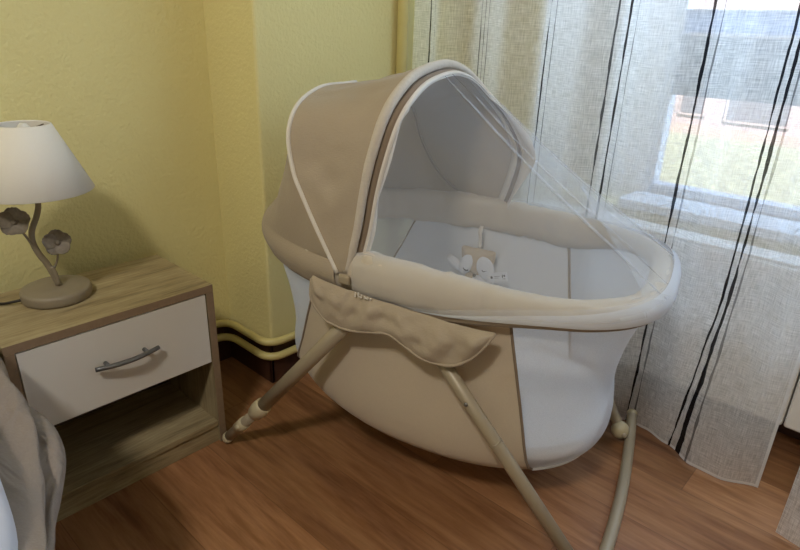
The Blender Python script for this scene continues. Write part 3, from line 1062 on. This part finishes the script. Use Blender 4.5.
# --- legs
def leg(name, pts, r, mat=M['beige_metal'], parent=BAS, seg=16):
    return tubeobj(name, pts, r, mat, parent, seg)
for s in (-1, 1):
    ww = -.270 if s < 0 else .262
    wf = -.262 if s < 0 else .205
    foot = V((.423, wf, .030))
    apex = V((.078, ww, .452))
    if s > 0:
        lg = leg('leg', catmull([apex, (.16, .2665, .378), (.28, .262, .232), (.36, .236, .118), foot], 30), .0125)
    else:
        lg = leg('leg', [apex, apex.lerp(foot, .5), foot], .0125)
    j = apex.lerp(foot, .47)
    d = (foot - apex).normalized()
    leg('joint_ring', [j - d * .0012, j + d * .0012], .0131, parent=lg)
    bm = bmesh.new()
    jj = apex.lerp(foot, .31)
    ellipsoid(bm, jj + V((0, s * .0125, 0)), .004, .003, .004)
    link(bm, 'rivet', M['steel'], lg)
    bm = bmesh.new()
    ellipsoid(bm, foot + V((-.004, 0, .006)), .021, .020, .022)
    hub = link(bm, 'joint_knob', M['cream_plastic'], lg)
    bm = bmesh.new()
    ellipsoid(bm, foot + V((.008, -.016, .004)), .007, .006, .007)
    link(bm, 'screw_cap', M['beige_metal'], hub)
    # head end
    wh = -.262 if s < 0 else .225
    ax = V((-.027, ww + .002 * s, .448))
    bl = V((-.288, wh, .136))
    tip = V((-.398, wh + .004, .0125))
    d = (bl - ax).normalized()
    lg = leg('leg', [ax, ax.lerp(bl, .5), bl], .0150)
    d2 = (tip - bl).normalized()
    cn = leg('foot_connector', [bl - d * .022, bl - d * .018, bl, bl + d2 * .022, bl + d2 * .026], [.014, .019, .0205, .017, .012], M['cream_plastic'], lg)
    ft = leg('foot_tube', [bl + d2 * .02, tip - d2 * .012], .0118, M['beige_metal'], lg)
    bm = bmesh.new()
    mid = bl.lerp(tip, .52)
    tube(bm, [mid - d2 * .018, mid + d2 * .018], .0142, 16)
    link(bm, 'height_collar', M['cream_plastic'], lg)
    bm = bmesh.new()
    ellipsoid(bm, mid + V((.0, -.0145 if s < 0 else .0145, .003)), .006, .004, .006)
    link(bm, 'push_button', M['cream_plastic'], lg)
    leg('foot_cap', [tip - d2 * .016, tip - d2 * .004, tip + d2 * .002], [.0128, .0128, .009], M['cream_plastic'], lg)
rk = catmull([(.436, .282, .040), (.441, .245, .024), (.446, .185, .0145), (.4515, .08, .0125), (.4535, -.02, .0125), (.451, -.13, .0125), (.445, -.22, .0145), (.441, -.275, .024), (.438, -.305, .040)], 60)
rocker = leg('floor_bar', rk, .0122)
for e, sgn in ((rk[0], 1), (rk[-1], -1)):
    bm = bmesh.new()
    ellipsoid(bm, e, .0128, .0128, .0128)
    link(bm, 'bar_cap', M['cream_plastic'], rocker)

# --- mattress inside (a thing of its own)
mt = empty('mattress', BAS.location, BAS.rotation_euler.z)
tag(mt, 'thin white mattress lying inside the bassinet, seen through its mesh end', 'mattress')
bm = bmesh.new()
rows = []
for a, b, dz in ((.30, .16, .006), (.345, .203, .007), (.356, .212, .012), (.360, .216, .022), (.360, .216, .034), (.354, .210, .044), (.335, .192, .0485), (.25, .12, .05), (.1, .05, .05)):
    r_ = even_ring(a, b, 0, 90)
    for p in r_: p.z = zb(p.x) * .55 + .162 * .45 + .008 + dz
    rows.append(r_)
R = grid(bm, rows, True)
bm.faces.new(R[0]); bm.faces.new(R[-1])
link(bm, 'mattress_cover', M['mattress'], mt)
rp = even_ring(.358, .214, 0, 120)
for p in rp: p.z = zb(p.x) * .55 + .162 * .45 + .008 + .044
tubeobj('edge_piping', rp, .0028, M['mattress'], mt, 6, True)

# --- plush toy hanging from the far rim
ty = empty('plush_toy', BAS.matrix_world @ V((0, 0, 0)) + Matrix.Rotation(BAS.rotation_euler.z, 3, 'Z') @ V((.024, .214, .32)) + V((0.944, 0.745, 0)) * 1, BAS.rotation_euler.z)
ty.location = V((0.944, 0.745, 0)) + Matrix.Rotation(BAS.rotation_euler.z, 3, 'Z') @ V((.024, .208, .312))
tag(ty, 'small tan and white plush animal hanging inside the bassinet', 'plush toy')
# local: x along bassinet, -y to the viewer, z up
def blob(name, c, rx, ry, rz, mat, parent, rot=0.0, n=2.5):
    bm = bmesh.new()
    bmesh.ops.create_uvsphere(bm, u_segments=28, v_segments=16, radius=1)
    for v in bm.verts:
        x, y, z = v.co
        f = lambda q: math.copysign(abs(q) ** (2 / n), q)
        p = V((f(x) * rx, f(y) * ry, f(z) * rz))
        p = Matrix.Rotation(rot, 3, 'Y') @ p
        v.co = V(c) + p
    return link(bm, name, mat, parent)
def headshape():
    bm = bmesh.new()
    out = catmull([(-.042, 0, .112), (-.02, 0, .111), (0, 0, .112), (.02, 0, .111), (.041, 0, .110), (.043, 0, .098), (.040, 0, .080), (.030, 0, .062), (.012, 0, .047), (-.002, 0, .042), (-.016, 0, .047), (-.033, 0, .062), (-.042, 0, .080), (-.045, 0, .098)], 60, closed=True)
    c = V((0, 0, .082))
    rows = []
    for s, d in ((.2, .016), (.5, .015), (.75, .0125), (.92, .008), (1, 0), (.92, -.008), (.75, -.012), (.3, -.014)):
        rows.append([c + (p - c) * s + V((0, -d, 0)) for p in out])
    R = grid(bm, rows, True)
    bm.faces.new(R[0]); bm.faces.new(R[-1])
    return bm
hd_ = link(headshape(), 'head', M['plush_tan'], ty)
blob('cheek', (-.026, -.012, .071), .0165, .009, .029, M['plush_white'], hd_, math.radians(24), 2)
blob('cheek', (.024, -.013, .068), .022, .009, .032, M['plush_white'], hd_, math.radians(-22), 2)
blob('nose', (-.001, -.018, .047), .0045, .004, .0038, M['black'], hd_, 0, 2)
tubeobj('eye', catmull([(-.031, -.0195, .062), (-.024, -.021, .057), (-.017, -.0195, .058)], 9), .0014, M['black'], hd_, 6)
tubeobj('eye', catmull([(.018, -.0208, .066), (.023, -.021, .063), (.030, -.0205, .066)], 9), .0014, M['black'], hd_, 6)
blob('body', (-.004, .002, .022), .030, .012, .026, M['plush_tan'], ty)
blob('belly', (.008, -.008, .024), .020, .010, .022, M['plush_white'], ty, 0, 2)
blob('paw', (-.060, -.006, .066), .024, .010, .013, M['plush_white'], ty, math.radians(38), 2)
blob('paw', (.034, -.006, .034), .014, .008, .010, M['plush_white'], ty, math.radians(-20), 2)
bm = bmesh.new()
grid(bm, [catmull([(x, .004, .112), (x * .8, .002, .135), (x * 1.1, -.004, .155), (x, .004, .168)], 14) for x in (-.0045, 0, .0045)])
link(bm, 'ribbon', M['white_trim'], ty, mods=(('solid', .0015, 0),))
bm = bmesh.new()
box(bm, -.024, .024, -.0006, .0006, -.011, .011)
tg = link(bm, 'care_tag', M['plush_white'], ty, smooth=False, mods=(('bevel', .001),))
tg.location = (.060, -.026, .058)
tg.rotation_euler = (math.radians(-8), math.radians(-14), math.radians(0))
bm = bmesh.new()
for (x0_, x1_, z0_, z1_) in ((.012, .014, -.001, .006), (.016, .0195, .001, .0055), (.012, .020, -.0045, -.0035), (-.017, -.012, -.003, .003), (-.008, .006, .002, .0028), (-.008, .004, -.002, -.0012)):
    box(bm, x0_, x1_, -.0013, -.0007, z0_, z1_)
link(bm, 'print', M['black'], tg, smooth=False)

# ------------------------------------------------------------------ curtains
def curtain(y0, y1, ztop, xfun, zbot, n, m, name):
    rows = []
    uvs = []
    for j in range(m + 1):
        q = j / m
        row = []
        for i in range(n + 1):
            y = y0 + (y1 - y0) * i / n
            z = zbot(y) + (ztop - zbot(y)) * (q ** 1.4)
            x = xfun(y, z)
            row.append(V((x, y, z)))
            wq = max(0, 1 - z / .42) ** 1.2
            g = math.exp(-((y - .275) / .06) ** 4)
            uq = .257 + (y - .257 - .020 * wq) / (1 + 1.1 * wq)
            uvs.append((y + (uq - y) * g, z - zbot(y)))
        rows.append(row)
    bm = bmesh.new()
    R = grid(bm, rows)
    uvl = bm.loops.layers.uv.new('cloth')
    lut = {}
    k = 0
    for row in R:
        for v in row:
            lut[v] = uvs[k]; k += 1
    for f in bm.faces:
        for lp in f.loops:
            lp[uvl].uv = lut[lp.vert]
    return link(bm, name, M['curtain'])
def interp(pts, y):
    if y <= pts[0][0]: return pts[0][1]
    for (a, xa), (b, xb) in zip(pts, pts[1:]):
        if a <= y <= b:
            f = (y - a) / (b - a)
            f = f * f * (3 - 2 * f)
            return xa + (xb - xa) * f
    return pts[-1][1]
HEM = [(.10, 1.312), (.18, 1.278), (.235, 1.281), (.305, 1.322), (.37, 1.347), (.40, 1.351), (.50, 1.335), (.60, 1.352), (.72, 1.333), (.85, 1.352), (1.0, 1.335), (1.2, 1.345)]
def x1(y, z):
    w = max(0, 1 - z / .75) ** 1.6
    f = 1.338 + .022 * math.sin(y * 33 + .6) * (.5 + .5 * min(1, z / .4)) + .007 * math.sin(y * 61 + 2.0 + z * .6) + .004 * noise.noise(V((y * 8, z * 2, 0)))
    return f * (1 - w) + interp(HEM, y) * w
c1 = curtain(.104, 1.2, 2.35, x1, lambda y: .006 + .004 * math.sin(y * 9), 260, 60, 'curtain')
tag(c1, 'sheer linen curtain with dark stripes hanging behind the bassinet', 'curtain', 'striped linen curtains')
def x2(y, z):
    w = max(0, 1 - z / .7) ** 1.3
    return (1.262 + .016 * math.sin(y * 30)) * (1 - w) + (1.200 + .012 * math.sin((y - .04) * 24)) * w
c2 = curtain(-.85, .044, 2.35, x2, lambda y: .006, 160, 40, 'curtain')
tag(c2, 'second sheer linen curtain, its hem corner at the lower right', 'curtain', 'striped linen curtains')

# ------------------------------------------------------------------ light
def area(name, loc, target, size, power, color, sy=None):
    ld = bpy.data.lights.new(name, 'AREA')
    ld.energy = power
    ld.color = color
    ld.size = size
    if sy:
        ld.shape = 'RECTANGLE'; ld.size_y = sy
    o = bpy.data.objects.new(name, ld)
    o.location = loc
    o.rotation_euler = (V(target) - V(loc)).to_track_quat('-Z', 'Y').to_euler()
    col.objects.link(o)
    return o
area('ceiling_lamp', (-1.0, -.1, 2.45), (-.6, .1, 0), .28, 31, (1.0, .95, .87))
area('window_daylight', (XR + .32, 0.0, 1.42), (0.6, 0.2, .7), 1.2, 46, (.55, .74, 1.0), 1.0)
sun = bpy.data.lights.new('sun', 'SUN')
sun.energy = 19.0
sun.angle = math.radians(3)
so = bpy.data.objects.new('sun', sun)
so.rotation_euler = V((.55, .35, -.75)).to_track_quat('-Z', 'Y').to_euler()
col.objects.link(so)

w = bpy.data.worlds.new('sky')
scene.world = w
w.use_nodes = True
nt = w.node_tree
nt.nodes.clear()
sky = nt.nodes.new('ShaderNodeTexSky')
sky.sky_type = 'HOSEK_WILKIE'
sky.sun_direction = (-.5, -.3, .75)
sky.turbidity = 5
bg = nt.nodes.new('ShaderNodeBackground')
bg.inputs['Strength'].default_value = 2.8
out = nt.nodes.new('ShaderNodeOutputWorld')
nt.links.new(sky.outputs[0], bg.inputs['Color'])
nt.links.new(bg.outputs[0], out.inputs['Surface'])

vs_ = scene.view_settings
vs_.view_transform = 'Standard'
vs_.look = 'None'
vs_.exposure = 0.0
vs_.gamma = 1.0
vs_.use_curve_mapping = False
scene.cycles.transparent_max_bounces = 24
scene.cycles.max_bounces = 10
